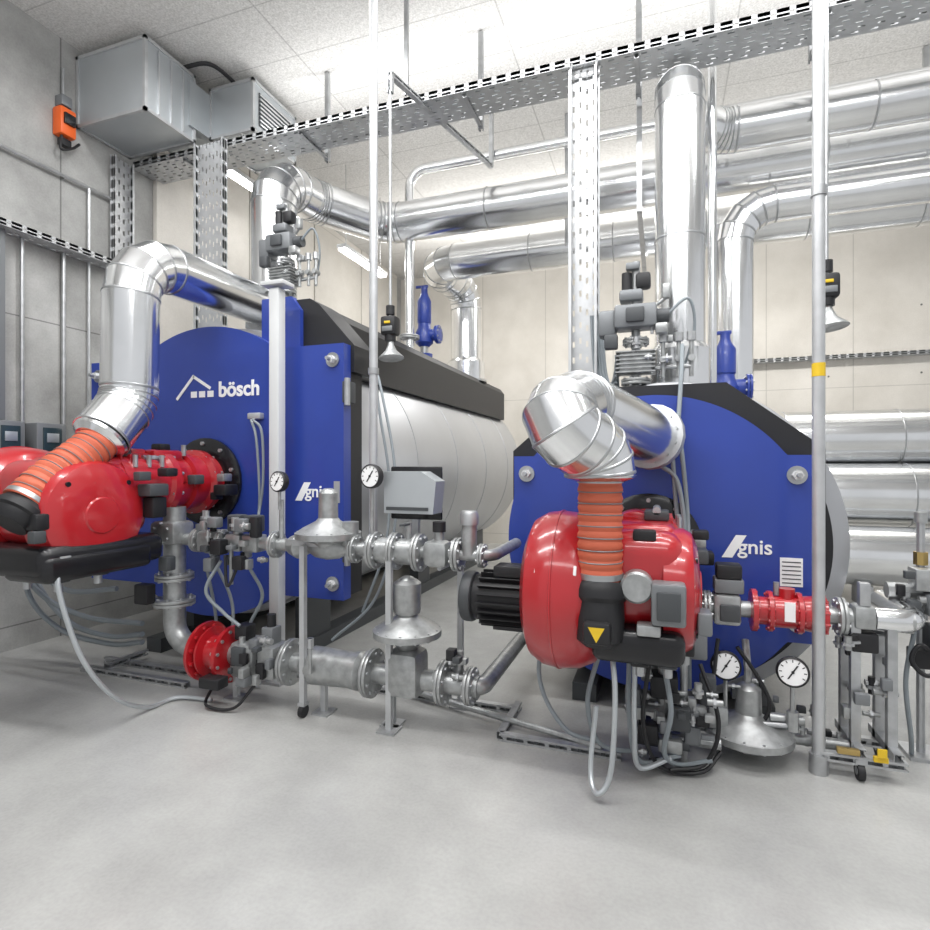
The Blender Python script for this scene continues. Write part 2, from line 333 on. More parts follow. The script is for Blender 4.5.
# ---------------------------------------------------------------- burners
def burner(loc,sc_,ix,iz,idir,big,sh=0,szc=-.15,sr=1,dz=0):
    e=empty('gas_burner')
    X=Matrix.Translation(V3(loc))@Matrix.Diagonal((sc_,sc_,sc_,1)); B=X@Matrix.Translation((0,-sh,dz))
    m=M('housing'); m.xf=X
    m.lathe((0,0,0),(0,-1,0),[(.30,0),(.30,.02),(.27,.035),(.2,.04)],'blackgloss',40); m.bolts((0,-.03,0),(0,1,0),.26,10,.014,.04)
    m.lathe((0,-.03,0),(0,-1,0),[(.19,0),(.19,.05),(.215,.06),(.215,.10),(.18,.12),(.175,.20),(.20,.22),(.20,.25),(.175,.26),(.175,.26+sh*.4),(.21,.28+sh*.4),(.21,.33+sh*.4),(.19,.35+sh*.4),(.19,.5+sh)],'red',40)
    m.bolts((0,-.33-sh*.4,0),(0,1,0),.195,10,.012,.08); m.bolts((0,-.10,0),(0,1,0),.20,10,.012,.07)
    if sh:
        m.box((0,-.42,.17),(.22,.22,.07),'red',.02); m.box((.15,-.42,.05),(.08,.14,.1),'red',.015); m.box((.02,-.40,.22),(.08,.08,.05),'black',.01)
        m.box((.20,-.30,.02),(.07,.08,.06),'darkgrey',.01); m.cyl((.10,-.30,.17),(.10,-.30,.24),.015,'galv',seg=8); m.box((-.02,-.58,.17),(.14,.10,.08),'red',.015); m.cyl((.12,-.5,.15),(.12,-.62,.15),.02,'galv',seg=10)
        m.box((.235,-.16,-.09),(.05,.07,.05),'black',.008)
    m.xf=B
    S=sr
    m.lathe((-.56,-.72,szc),(1,0,0),[(.20*S,-.01),(.28*S,.0),(.345*S,.03),(.38*S,.09),(.39*S,.16),(.38*S,.26),(.345*S,.33),(.28*S,.37),(.2*S,.38)],'red',56)
    m.lathe((-.40,-.72,szc),(1,0,0),[(.389*S,-.006),(.394*S,-.004),(.394*S,.004),(.389*S,.006)],'red',56)
    m.box((-.03,-.66,-.05),(.42,.62,.44),'red',.11,seg=5)
    m.box((-.03,-.60,.11),(.34,.42,.16),'red',.05,seg=3)
    m.box((-.02,-.38,.04),(.38,.3,.30),'red',.08,seg=4)
    m.cyl((-.06,-.50,.10),(-.06,-.30,.10),.13,'red',seg=32,bev=.02)
    for i in range(5): m.box((-.02,-.52+.06*i,.185),(.30,.014,.04),'red',.005)
    for i in range(3): m.cyl((.16,-.46+.09*i,.13),(.16,-.46+.09*i,.20),.014,'galv',seg=8)
    m.box((-.03 if big else -.13,-.68,-.33),(.40 if big else .76,.70,.16),'blackgloss',.05,seg=3)
    if not big: m.box((.10,-.72,-.36),(.32,.60,.14),'blackgloss',.04,seg=3)
    m.lathe((.14,-.72,-.12),(1,0,0),[(.29,-.06),(.29,.03),(.27,.065),(.21,.09),(.12,.10)],'red',48)
    m.lathe((.236,-.72,-.12),(1,0,0),[(.10,0),(.09,.012),(.03,.016)],'red',32)
    for i in range(4):
        a=math.pi/4+i*math.pi/2; m.cyl((.20,-.72+.235*math.cos(a),-.12+.235*math.sin(a)),(.225,-.72+.235*math.cos(a),-.12+.235*math.sin(a)),.013,'blackgloss',seg=10)
    if big: m.box((-.38,-1.062,.0),(.19,.010,.045),'whitetxt',.004,rot=(-24,0,0))
    d=V3(idir).normalized(); o=V3((ix,-.99,iz))
    if big:
        m.lathe(o,d,[(.105,-.02),(.115,0),(.12,.02),(.12,.05),(.105,.07),(.11,.14),(.10,.24),(.06,.27)],'black',36)
        m.box(o+V3((0,.07,-.12)),(.20,.22,.22),'black',.06,seg=3)
        q=o+V3((0,0,-.18)); ty=q.y-.155; m.box((q.x,ty+.05,q.z),(.12,.1,.10),'black',.02)
        ty-=.002; m.add([(q.x-.035,ty,q.z+.03),(q.x+.035,ty,q.z+.03),(q.x,ty,q.z-.035)],[(0,2,1)],'yellow')
        m.lathe((-.03,-1.03,-.06),(0,-1,0),[(.07,-.06),(.07,.01),(.06,.02)],'cast',28)
        m.box((.10,-1.03,-.12),(.14,.11,.18),'grey',.015); m.box((.10,-1.095,-.12),(.095,.02,.12),'darkgrey',.005)
        m.box((.25,-.9,-.22),(.06,.12,.10),'grey',.012); m.box((.02,-1.02,-.24),(.10,.08,.05),'cast',.01)
        m.box((.0,-.92,.155),(.1,.06,.05),'black',.01)
    else:
        m.lathe(o,d,[(.105,-.02),(.112,0),(.12,.012),(.12,.04),(.105,.05),(.10,.075),(.08,.10)],'black',36)
        m.box(o+V3((-.02,.20,-.10)),(.22,.30,.18),'black',.05,seg=3)
        m.box((.17,-1.00,-.13),(.09,.07,.08),'black',.012); m.box((.20,-1.02,-.20),(.05,.06,.06),'darkgrey',.008); m.cyl((.17,-1.0,-.22),(.17,-1.0,-.10),.016,'galv',seg=10)
        m.cyl((.08,-.98,-.34),(.20,-.98,-.34),.03,'cast'); m.box((.23,-.92,-.33),(.05,.06,.06),'cast',.008)
        m.box((.24,-.40,-.10),(.08,.10,.12),'black',.012); m.box((.26,-.50,.08),(.05,.08,.05),'darkgrey',.008)
    m.box((.25,-.42,.0),(.10,.13,.07),'darkgrey',.01); m.box((.27,-.34,.1),(.08,.08,.05),'black',.01)
    m.box((.05,-.52,.215),(.12,.16,.05),'darkgrey',.01); m.cyl((.05,-.6,.24),(.05,-.42,.24),.02,'galv')
    for k,(bx,by,bz) in enumerate([(-.02,-.92,-.40),(.10,-.85,-.42),(.18,-.7,-.40),(.05,-.6,-.43)]):
        m.box((bx,by,bz),(.08,.08,.07),'darkgrey' if k%2 else 'black',.01); m.cyl((bx,by,bz-.08),(bx,by,bz),.02,'galv',seg=10)
    m.xf=X
    m.box((.3,-.15,-.05),(.10,.12,.07),'black',.01); m.box((.28,-.14,.03),(.06,.08,.05),'cast',.008)
    m.done(e)
    m=M('fan_motor'); m.xf=B
    m.cyl((-.55,-.6,-.26),(-.90,-.6,-.26),.125,'black',bev=.01,seg=32)
    for i in range(20):
        a=2*math.pi*i/20; qq=V3((0,math.cos(a),math.sin(a))); m.obox(V3((-.71,-.6,-.26))+qq*.135,(.15,0,0),qq*.018,qq.cross(V3((1,0,0)))*.004,'black')
    m.cyl((-.90,-.6,-.26),(-.97,-.6,-.26),.14,'darkgrey',bev=.02,seg=32); m.box((-.70,-.62,-.10),(.16,.14,.06),'black',.01)
    m.box((-.68,-.6,-.40),(.2,.18,.02),'black')
    m.done(e)
    return B@(o+V3((0,0,.02)))
L1=burner((C1[0]+.02,3.59,1.47),1.16,.07,-.07,(0,-.7,-.7),False,sh=.24,szc=-.10,sr=.88,dz=-.03)
L2=burner((C2[0]-.02,3.79,1.10),1.06,-.19,-.07,(0,-.15,-1),True)

def flexhose(name,pts,r):
    m=M(name); P=smooth(pts,22); n=len(P)
    step=.011; Q=[P[0]]; acc=0
    for i in range(n-1):
        seg=(P[i+1]-P[i]); l=seg.length; t=step-acc
        while t<l: Q.append(P[i]+seg*(t/l)); t+=step
        acc=(acc+l)%step
    R=[r*(1,1.04,1.07,1.04)[i%4] for i in range(len(Q))]
    m.tube(Q,R,'orange',32)
    for i in range(2,len(Q)-2,5):
        d,u,v=basis(Q[i+1]-Q[i-1]); m.tube([Q[i]+(u*math.cos(a)+v*math.sin(a))*r*1.055 for a in [2*math.pi*k/32 for k in range(32)]],.003,'grey',5,closed=True)
    for q,d in((Q[0],Q[0]-Q[3]),(Q[-1],Q[-1]-Q[-4])):
        d.normalize(); m.cyl(q-d*.035,q-d*.008,r*1.09,'seam',seg=32)
    return m.done()
flexhose('orange_flexible_air_hose',[(-3.37,2.64,1.80),(-3.365,2.54,1.70),L1.lerp(V3((-3.365,2.54,1.70)),.35)+V3((0,0,.02)),L1],.115)
m=M('air_intake_duct')
m.duct(fillet([(-3.38,2.62,1.78),(-3.4,2.84,2.02),(-3.4,2.86,3.03),(-3.4,4.32,3.03)],[.25,.30],4),.175)
m.lathe((-3.38,2.62,1.78),(0,-.68,-.73),[(.17,0),(.165,.02),(.13,.05)],'alu',36)
m.flange((-3.4,4.2,3.03),(0,1,0),.22,.02,'galv',12)
m.box((-3.4,4.4,2.99),(.5,.3,.24),'ductmat',.01)
m.done()
flexhose('orange_flexible_air_hose',[(L2.x,L2.y+.01,1.55),(L2.x,L2.y+.01,1.40),(L2.x,L2.y,1.2),L2],.10)
m=M('air_intake_duct')
m.duct(fillet([(L2.x,L2.y,1.55),(L2.x,L2.y,1.66),(-.48,2.44,1.80),(-.38,2.80,1.90),(-.03,3.62,1.76)],[.16,.22,.2],3),.165,every=.5)
m.lathe((L2.x,L2.y,1.56),(0,0,-1),[(.165,0),(.16,.02),(.11,.04)],'alu',36)
m.flange((-.05,3.57,1.77),(.33,.84,-.18),.2,.02,'galv',12)
m.duct([(-.05,3.58,1.77),(.0,3.75,1.74)],.14)
m.done()

# ---------------------------------------------------------------- flues
def flue(name,pts,R,r,n=6,base=None):
    m=M(name); m.duct(fillet(pts,R,n),r)
    if base:
        p=V3(base[0]); m.duct([p,p+V3((0,0,base[2]))],base[1]); m.lathe(p+V3((0,0,base[2])),(0,0,1),[(base[1],0),(r,.05)],'alu',36)
        m.cyl(p,p+V3((0,0,.03)),base[1]*1.12,'seam',seg=36)
    return m.done()
flue('flue_pipe',[(-3.6,4.6,2.9),(-3.6,4.6,4.43),(-3.55,5.2,4.46),(-3.05,5.95,4.44),(4.6,5.95,4.44)],[.32,.4,.35],.22,4,base=((-3.6,4.6,2.60),.27,.3))
flue('flue_pipe',[(.14,4.50,2.3),(.14,4.50,4.52),(.14,5.05,4.52),(.5,5.35,4.5),(4.6,5.35,4.5)],[.28,.3,.3],.178,4,base=((.14,4.50,2.09),.215,.36))
flue('flue_pipe',[(-2.80,8.1,2.9),(-2.80,8.1,4.30),(-3.05,7.1,4.34),(4.6,7.1,4.34)],[.35,.35],.23,4,base=((-2.80,8.1,2.86),.28,.3))
flue('flue_pipe',[(.66,5.8,1.9),(.66,5.8,4.0),(4.6,5.8,4.0)],[.32],.16,4,base=((.66,5.8,1.7),.2,.4))
m=M('steam_pipe'); m.tube(fillet([(-2.78,6.0,2.86),(-2.78,6.0,5.05),(4.5,6.0,5.05)],.2,6),.055,'alu',20); m.flange((-2.78,6,3.1),(0,0,1),.12,.02); m.done()
m=M('large_insulated_header')
m.duct([(1.5,8.3,1.93),(5.2,8.3,1.93)],.36,every=1.0); m.duct([(1.5,8.0,1.24),(5.2,8.0,1.24)],.38,every=1.0)
m.duct([(1.9,7.6,.56),(5.2,7.6,.56)],.34,every=1.0)
for x in(1.9,3.6): m.box((x,8.1,.42),(.1,.5,.84),'galv'); m.box((x,8.2,1.6),(.1,.2,.2),'galv')
for x in(2.2,3.6): m.box((x,7.6,.12),(.1,.4,.24),'galv')
m.done()

# ---------------------------------------------------------------- cable trays and supports
m=M('cable_tray')
m.tray((-5.28,4.62,4.74),(1,0,0),(0,1,0),(0,0,1),9.9,.34,.07)
for x in(-4.6,-3.2,-1.56,-.17,1.1,2.6):
    m.strut((x,4.47,4.725),(x,4.95,4.725),.03); m.strut((x,4.93,4.69),(x,4.93,5.59))
for i in range(4): m.tube([(-5.0,4.52+.05*i,4.76),(4.5,4.52+.05*i,4.76)],.012,'cable',6)
m.done()
m=M('cable_tray'); m.tray((-4.2,4.42,2.95),(0,0,1),(1,0,0),(0,-1,0),1.85,.36,.05); m.done()
m=M('cable_tray'); m.tray((-.56,4.42,2.2),(0,0,1),(1,0,0),(0,-1,0),2.45,.21,.07); m.tray((-.56,4.40,4.6),(0,.4,.6),(1,0,0),(0,-.6,.4),.25,.21,.05)
for i in range(5): m.tube(smooth([(-.50+.02*i,4.40,2.75),(-.47+.02*i,4.38,2.3),(-.42+.03*i,4.3,2.12),(-.3,4.2,2.2+.05*i)]),.012,'cable',8)
m.done()
m=M('cable_tray'); m.tray((-5.20,-.5,3.58),(0,1,0),(1,0,0),(0,0,1),4.75,.16)
m.tray((-5.26,4.3,3.55),(0,0,1),(0,1,0),(1,0,0),1.2,.22,.05); m.done()
m=M('cable_tray'); m.tray((.9,10.92,3.38),(1,0,0),(0,1,0),(0,0,1),4.2,.12); m.done()
m=M('support_strut'); m.strut((-2.02,4.0,4.7),(-1.75,5.9,4.88)); m.strut((-2.02,4.0,4.7),(-2.02,4.0,4.55)); m.strut((-2.02,4.3,4.72),(-2.02,4.3,5.59),.03); m.strut((-1.75,5.9,4.88),(-1.75,5.9,5.59)); m.done()
m=M('pipe_hanger_strut'); m.strut((-.17,5.1,3.8),(-.17,5.1,5.59)); m.strut((-.17,5.1,3.85),(-.17,7.5,3.85)); m.done()
m=M('pipe_hanger_strut'); m.strut((-1.0,6.4,4.1),(-1.0,6.4,5.59)); m.strut((-1.3,6.3,5.2),(-.7,6.3,5.2));m.done()
m=M('pipe_hanger_strut'); m.strut((1.2,5.05,4.2),(1.2,5.05,5.59)); m.done()
m=M('pipe_hanger_strut'); m.strut((2.4,6.5,4.2),(2.4,6.5,5.59)); m.done()

# ---------------------------------------------------------------- ventilation duct
m=M('ventilation_duct')
def dbox(m,x0,x1,y0,y1,z0,z1):
    m.box(((x0+x1)/2,(y0+y1)/2,(z0+z1)/2),(x1-x0,y1-y0,z1-z0),'ductmat')
    for y in(y0,y1):
        for z in(z0,z1): m.box(((x0+x1)/2,y,z),(x1-x0+.03,.03,.03),'galvl')
    for x in(x0,x1):
        for y in(y0,y1): m.box((x,y,(z0+z1)/2),(.03,.03,z1-z0+.03),'galvl')
        for z in(z0,z1): m.box((x,(y0+y1)/2,z),(.03,y1-y0+.03,.03),'galvl')
dbox(m,-5.28,-4.43,3.86,4.42,4.85,5.5)
dbox(m,-4.40,-3.87,4.62,5.3,4.98,5.48)
m.box((-4.7,4.6,5.2),(.6,.5,.45),'ductmat')
for y in(4.0,4.14,4.28): m.box((-4.42,y,5.17),(.02,.012,.6),'galvl')
m.box((-3.865,4.96,5.23),(.01,.5,.34),'darkgrey')
for i in range(8): m.box((-3.855,4.96,5.08+.043*i),(.02,.5,.012),'galvl',rot=(0,30,0))
for x in (-5.0,-4.5): m.cyl((x,4.1,5.5),(x,4.1,5.6),.006,'galv',seg=6)
m.tube(smooth([(-4.5,4.3,5.52),(-4.2,4.4,5.56),(-4.1,4.7,5.5)]),.02,'black')
m.done()
m=M('orange_damper_actuator'); m.box((-5.24,3.70,4.78),(.12,.15,.26),'orangebox',.02); m.box((-5.17,3.70,4.80),(.03,.1,.1),'blackgloss',.005); m.box((-5.25,3.70,4.98),(.1,.1,.1),'grey',.01)
m.tube(smooth([(-5.22,3.66,4.65),(-5.2,3.64,4.51),(-5.2,3.74,4.56),(-5.24,3.84,4.66)]),.012,'black',8); m.tube([(-5.26,3.70,5.03),(-5.26,3.70,5.3)],.012,'galv',8); m.box((-5.24,3.70,4.60),(.06,.1,.07),'black',.01); m.done()

def lum(x,y,z,l):
    m=M('pendant_luminaire'); m.box((x,y,z+.03),(.14,l,.05),'white',.01); m.box((x,y,z-.005),(.11,l-.04,.03),'lamp',.008)
    for s in(-.4,.4): m.cyl((x,y+l*s,z+.05),(x,y+l*s,H-.005),.005,'galv',seg=6)
    m.done()
lum(-4.65,5.75,4.95,1.3); lum(-3.95,7.0,4.45,1.2)
lum(-2.4,.8,5.3,1.5); lum(1.4,.8,5.3,1.5)

# ---------------------------------------------------------------- hanging horns
def horn(x,y,ztop):
    m=M('hanging_alarm_sounder'); m.tube([(x,y,2.78),(x,y,ztop)],.012,'galv',8)
    m.box((x,y,2.70),(.13,.11,.15),'black',.02); m.box((x,y-.058,2.72),(.05,.01,.02),'yellow',.003); m.box((x,y-.058,2.67),(.09,.01,.04),'grey',.003)
    m.lathe((x,y,2.63),(.1,-.1,-1),[(.022,0),(.025,.08),(.045,.13),(.095,.18),(.10,.19),(.085,.185)],'cast',28)
    m.cyl((x,y,2.79),(x,y,2.86),.035,'black'); m.cyl((x,y,2.58),(x,y,2.63),.045,'black'); m.done()
horn(-2.02,4.0,4.6); horn(.97,4.0,5.59)

m=M('vent_pipe'); m.tube([(-1.79,3.3,1.1),(-1.79,3.3,5.59)],.028,'galvl',18); m.cyl((-1.79,3.3,2.2),(-1.79,3.3,2.24),.036,'galv'); m.done()
m=M('vent_pipe'); m.tube([(.78,3.36,.10),(.78,3.36,5.59)],.030,'galvl',18); m.cyl((.78,3.36,0),(.78,3.36,.1),.045,'galv'); m.cyl((.78,3.36,2.06),(.78,3.36,2.13),.0315,'yellow'); m.cyl((.78,3.36,3.0),(.78,3.36,3.05),.037,'galv'); m.done()
m=M('vent_pipe'); m.tube([(.40,4.95,2.1),(.40,4.95,5.59)],.035,'alu',18); m.done()
m=M('square_support_post'); m.box((-2.67,3.45,1.55),(.085,.085,2.7),'white',.008); m.box((-2.67,3.45,.1),(.085,.085,.2),'white'); m.box((-2.67,3.45,.01),(.16,.16,.02),'galv'); m.box((-2.67,3.45,2.93),(.2,.14,.03),'white',.004); m.done()

# ---------------------------------------------------------------- armature on boiler tops
def valve_cluster(x,y,z,s=1):
    m=M('steam_valve_assembly'); m.xf=Matrix.Translation((x,y,z))@Matrix.Scale(s,4)
    m.cyl((0,0,0),(0,0,.9),.03,'cast'); m.flange((0,0,.06),(0,0,1),.1,.02); m.flange((0,0,.34),(0,0,1),.09,.02)
    m.box((0,-.02,.19),(.22,.14,.16),'cast',.015)
    for i in range(6): m.box((0,-.02,.12+.028*i),(.26,.18,.008),'cast')
    m.box((0,-.04,.50),(.28,.18,.16),'grey',.02); m.box((0,-.145,.5),(.12,.03,.1),'darkgrey',.01); m.box((-.19,-.02,.47),(.12,.14,.18),'grey',.02)
    m.cyl((.14,-.04,.5),(.22,-.04,.5),.05,'darkgrey'); m.box((-.03,0,.66),(.16,.14,.08),'grey',.02)
    m.cyl((-.06,-.02,.7),(-.06,-.02,.82),.035,'black'); m.box((.05,-.01,.76),(.10,.09,.11),'black',.02); m.box((-.02,-.03,.86),(.09,.07,.05),'grey',.01)
    m.box((.17,-.10,.40),(.08,.08,.07),'cast',.012); m.box((-.16,-.10,.33),(.09,.07,.10),'darkgrey',.012)
    for dx in(.18,.28,.36):
        m.cyl((dx,-.03,.08),(dx,-.03,.36),.014,'cast'); m.cyl((dx,-.03,.32),(dx,-.03,.38),.03,'galv',seg=8); m.cyl((dx,-.07,.2),(dx,.01,.2),.024,'cast',seg=8)
    m.tube([(0,0,.15),(.36,-.03,.15)],.016,'cast'); m.tube(smooth([(.2,-.05,.5),(.34,-.05,.6),(.38,0,.4),(.3,.05,.1)]),.01,'cable',8)
    m.box((.20,-.06,.66),(.05,.05,.10),'cast',.01); m.tube([(.14,-.04,.58),(.2,-.06,.62)],.012,'cast')
    clutter(m,(.05,-.08,.42),(.18,.05,.22),8,41,.03,.06)
    return m.done()
valve_cluster(-3.22,4.28,3.12,.95); valve_cluster(-.16,4.10,2.12,1.0)
def safety(x,y,z,h):
    m=M('blue_safety_valve'); m.cyl((x,y,z),(x,y,z+.2*h),.05,'cast'); m.flange((x,y,z+.08*h),(0,0,1),.1,.02,'blue')
    m.lathe((x,y,z+.2*h),(0,0,1),[(.06,0),(.11,.05*h),(.12,.15*h),(.08,.25*h),(.075,.3*h),(.085,.32*h),(.085,.6*h),(.05,.68*h),(.04,.72*h),(.04,.8*h)],'blue',28)
    m.cyl((x,y,z+.35*h),(x+.18,y,z+.35*h),.07,'blue'); m.flange((x+.18,y,z+.35*h),(1,0,0),.11,.02,'blue'); m.box((x-.03,y,z+h),(.16,.03,.03),'blue',.005); m.done()
safety(-2.72,6.3,2.86,.92); safety(.52,5.2,2.0,.72)

# ---------------------------------------------------------------- gas train, large burner
def regulator(m,x,y,z,R,h):
    m.lathe((x,y,z),(0,0,1),[(R*.3,-.10),(R*.45,-.05),(R*.95,-.022),(R,-.018),(R,.018),(R*.95,.022),(R*.75,.05),(R*.38,.09),(R*.30,.11),(R*.28,h*.9),(R*.2,h*.97),(R*.12,h)],'cast',40)
    m.bolts((x,y,z),(0,0,1),R*.92,14,.008,.055)
def solenoid(m,x,y,z,s=1,mat='darkgrey'):
    m.box((x,y,z),(.13*s,.12*s,.12*s),'cast',.012); m.cyl((x,y,z),(x,y,z+.1*s),.035*s,'cast'); m.box((x,y,z+.14*s),(.11*s,.10*s,.12*s),mat,.012); m.box((x,y-.055*s,z+.15*s),(.06*s,.015,.05*s),'black',.004)
m=M('gas_train'); Y=3.12; Z=1.07
m.tube(fillet([(-3.30,Y,1.30),(-3.30,Y,.32),(-2.6,Y,.30)],.16,6),.075,'cast',22)
m.flange((-3.30,Y,.80),(0,0,1),.13,.022); m.flange((-3.30,Y,.62),(0,0,1),.14,.022); m.box((-3.3,Y-.02,1.12),(.22,.2,.16),'cast',.03); m.bolts((-3.3,Y-.12,1.12),(0,1,0),.07,6,.01,.03)
m.box((-3.40,Y-.16,.70),(.12,.08,.14),'black',.012); m.box((-3.22,Y-.14,.92),(.08,.08,.1),'darkgrey',.01)
m.tube([(-3.3,Y,Z),(-1.2,Y,Z)],.042,'cast',20)
m.tube(fillet([(-1.2,Y,Z),(-.92,Y,Z),(-.92,3.7,Z)],.1,5),.035,'cast',16)
for x in(-3.08,-2.86): m.flange((x,Y,Z),(1,0,0),.085,.018)
m.box((-2.97,Y,Z),(.14,.15,.15),'cast',.03)
for x in(-2.74,-2.60): solenoid(m,x,Y,Z,.95)
m.box((-2.80,Y-.11,Z-.02),(.09,.08,.1),'black',.01); m.box((-2.62,Y-.1,Z+.13),(.08,.06,.09),'grey',.01); m.box((-2.64,Y-.1,Z-.12),(.08,.06,.09),'black',.01); m.box((-2.86,Y-.08,Z+.14),(.08,.07,.07),'grey',.01)
m.box((-2.90,Y-.08,Z-.15),(.07,.07,.09),'grey',.01); m.cyl((-2.75,Y-.05,Z-.28),(-2.75,Y-.05,Z),.014,'cast'); m.box((-2.52,Y-.08,Z+.12),(.06,.06,.14),'black',.01)
clutter(m,(-2.78,Y-.05,Z-.02),(.30,.07,.16),22,3); clutter(m,(-2.56,Y-.12,.34),(.18,.06,.14),14,5)
m.flange((-2.42,Y,Z),(1,0,0),.09,.018); m.tube([(-2.38,Y,Z),(-2.38,Y,Z+.3)],.016,'cast'); m.gauge((-2.38,Y-.02,1.49),.066,.12)
m.lathe((-2.24,Y,Z),(1,0,0),[(.03,-.1),(.06,-.06),(.085,0),(.06,.06),(.03,.1)],'cast',24)
regulator(m,-2.02,Y,Z+.08,.21,.3); m.flange((-1.82,Y,Z),(1,0,0),.09,.018)
m.lathe((-2.02,Y,Z),(1,0,0),[(.04,-.14),(.07,-.08),(.08,0),(.07,.08),(.04,.14)],'cast',24)
m.cyl((-1.86,Y,Z+.02),(-1.86,Y,Z+.17),.055,'cast')
for x in(-1.68,-1.54): m.flange((x,Y,Z),(1,0,0),.115,.02)
m.cyl((-1.66,Y,Z),(-1.36,Y,Z),.08,'cast')
m.flange((-1.38,Y,Z),(1,0,0),.115,.02); m.cyl((-1.45,Y,Z),(-1.45,Y,Z+.18),.02,'cast'); m.box((-1.45,Y-.05,Z+.17),(.03,.10,.012),'darkgrey')
m.box((-1.26,Y,Z),(.16,.14,.16),'cast',.04); m.flange((-1.13,Y,Z),(1,0,0),.10,.02); m.cyl((-1.25,Y,Z),(-1.25,Y,Z+.15),.03,'cast'); m.cyl((-1.25,Y,Z+.13),(-1.25,Y,Z+.19),.04,'black')
m.cyl((-1.06,Y,Z),(-1.06,Y,Z+.22),.045,'cast'); m.lathe((-1.06,Y,Z+.18),(0,0,1),[(.055,0),(.055,.06),(.045,.08)],'galv')
m.flange((-.98,Y,Z),(1,0,0),.07,.015)
m.gauge((-1.68,Y-.04,1.53),.072,.34)
m.box((-1.50,3.34,1.30),(.04,.04,.5),'galv'); m.box((-1.48,3.30,1.42),(.36,.02,.34),'blackgloss',.01)
m.prism([(-1.63,1.30),(-1.30,1.30),(-1.28,1.50),(-1.38,1.56),(-1.63,1.56)],3.14,3.29,'ductmat'); m.box((-1.47,3.135,1.33),(.28,.012,.02),'darkgrey')
m.lathe((-3.02,Y,.30),(1,0,0),[(.10,0),(.20,.005),(.20,.03),(.12,.04),(.12,.05),(.17,.06),(.17,.075),(.12,.09),(.11,.2),(.19,.22),(.19,.25),(.10,.255)],'red',40)
m.bolts((-3.0,Y,.30),(1,0,0),.17,12,.014,.06,'red'); m.bolts((-2.79,Y,.30),(1,0,0),.165,12,.012,.06)
m.tube([(-2.8,Y,.30),(-1.0,Y,.30)],.062,'cast',22)
m.box((-2.62,Y,.30),(.20,.24,.24),'cast',.04); m.box((-2.62,Y-.13,.34),(.1,.04,.12),'darkgrey',.01); m.box((-2.66,Y-.02,.47),(.1,.1,.1),'black',.012); m.box((-2.76,Y-.2,.18),(.16,.1,.07),'black',.01); m.box((-2.55,Y-.16,.20),(.08,.08,.06),'grey',.01)
m.box((-2.44,Y,.30),(.14,.20,.22),'cast',.03); m.box((-2.46,Y,.46),(.09,.1,.12),'grey',.01); m.box((-2.45,Y-.12,.26),(.06,.04,.1),'black',.008)
m.cyl((-2.46,Y,.52),(-2.46,Y,.60),.03,'black')
m.flange((-2.30,Y,.30),(1,0,0),.15,.02); m.lathe((-2.2,Y,.30),(1,0,0),[(.08,0),(.12,.07),(.12,.10),(.11,.35),(.12,.42),(.08,.46)],'cast',28)
m.cyl((-2.06,Y-.14,.30),(-2.06,Y-.14,.52),.012,'cast'); m.cyl((-2.06,Y-.14,.46),(-2.06,Y-.14,.52),.022,'galv',seg=8)
m.flange((-1.70,Y,.30),(1,0,0),.15,.02,n=10); m.flange((-1.22,Y,.30),(1,0,0),.13,.02)
m.box((-1.46,Y,.34),(.22,.22,.28),'cast',.05); regulator(m,-1.46,Y,.58,.21,.34)
m.lathe((-1.46,Y,.70),(0,0,1),[(.08,0),(.085,.03),(.085,.18),(.06,.2)],'cast',24)
m.cyl((-1.12,Y,.30),(-1.12,Y,.50),.02,'cast'); m.tube([(-1.12,Y,.42),(-1.12,Y+.1,.42)],.015,'galv'); m.flange((-1.05,Y,.30),(1,0,0),.11,.02)
clutter(m,(-1.15,Y,.42),(.12,.08,.08),9,8)
m.tube(fillet([(-1.05,Y,.30),(-.98,Y,.3),(-.98,4.2,.3)],.06,4),.05,'cast',16)
def leg(m,x,y,z,castor=False):
    m.box((x,y,z/2+(.04 if castor else 0)),(.035,.035,z-(.08 if castor else 0)),'galvl')
    if castor: m.cyl((x-.015,y,.04),(x+.015,y,.04),.04,'black'); m.box((x,y,.085),(.05,.05,.02),'galv')
    else: m.box((x,y,.006),(.12,.12,.012),'galv')
leg(m,-2.14,Y-.10,Z+.02,True); leg(m,-1.54,Y-.085,Z-.02); leg(m,-1.25,3.5,Z-.05); leg(m,-1.56,Y,.25); leg(m,-2.05,Y,.25); leg(m,-2.75,Y,.2)
m.tube([(-1.25,3.5,.98),(-1.25,Y,.98)],.015,'galv')
m.box((-2.14,Y-.06,Z+.03),(.3,.04,.04),'galv')
m.done()
m=M('floor_channel'); m.strut((-4.25,3.14,.022),(-3.2,3.14,.022)); m.strut((-4.25,3.34,.022),(-3.2,3.34,.022));m.strut((-4.0,3.14,.06),(-4.0,3.5,.06)); m.done()
m=M('floor_channel'); m.strut((-1.9,3.52,.022),(-.9,3.52,.022)); m.tube([(-1.75,3.55,.05),(-.3,3.15,.05)],.02,'cast'); m.strut((-.88,3.15,.022),(-.88,3.6,.022)); m.strut((-.88,3.15,.022),(-.2,3.15,.022))
m.done()

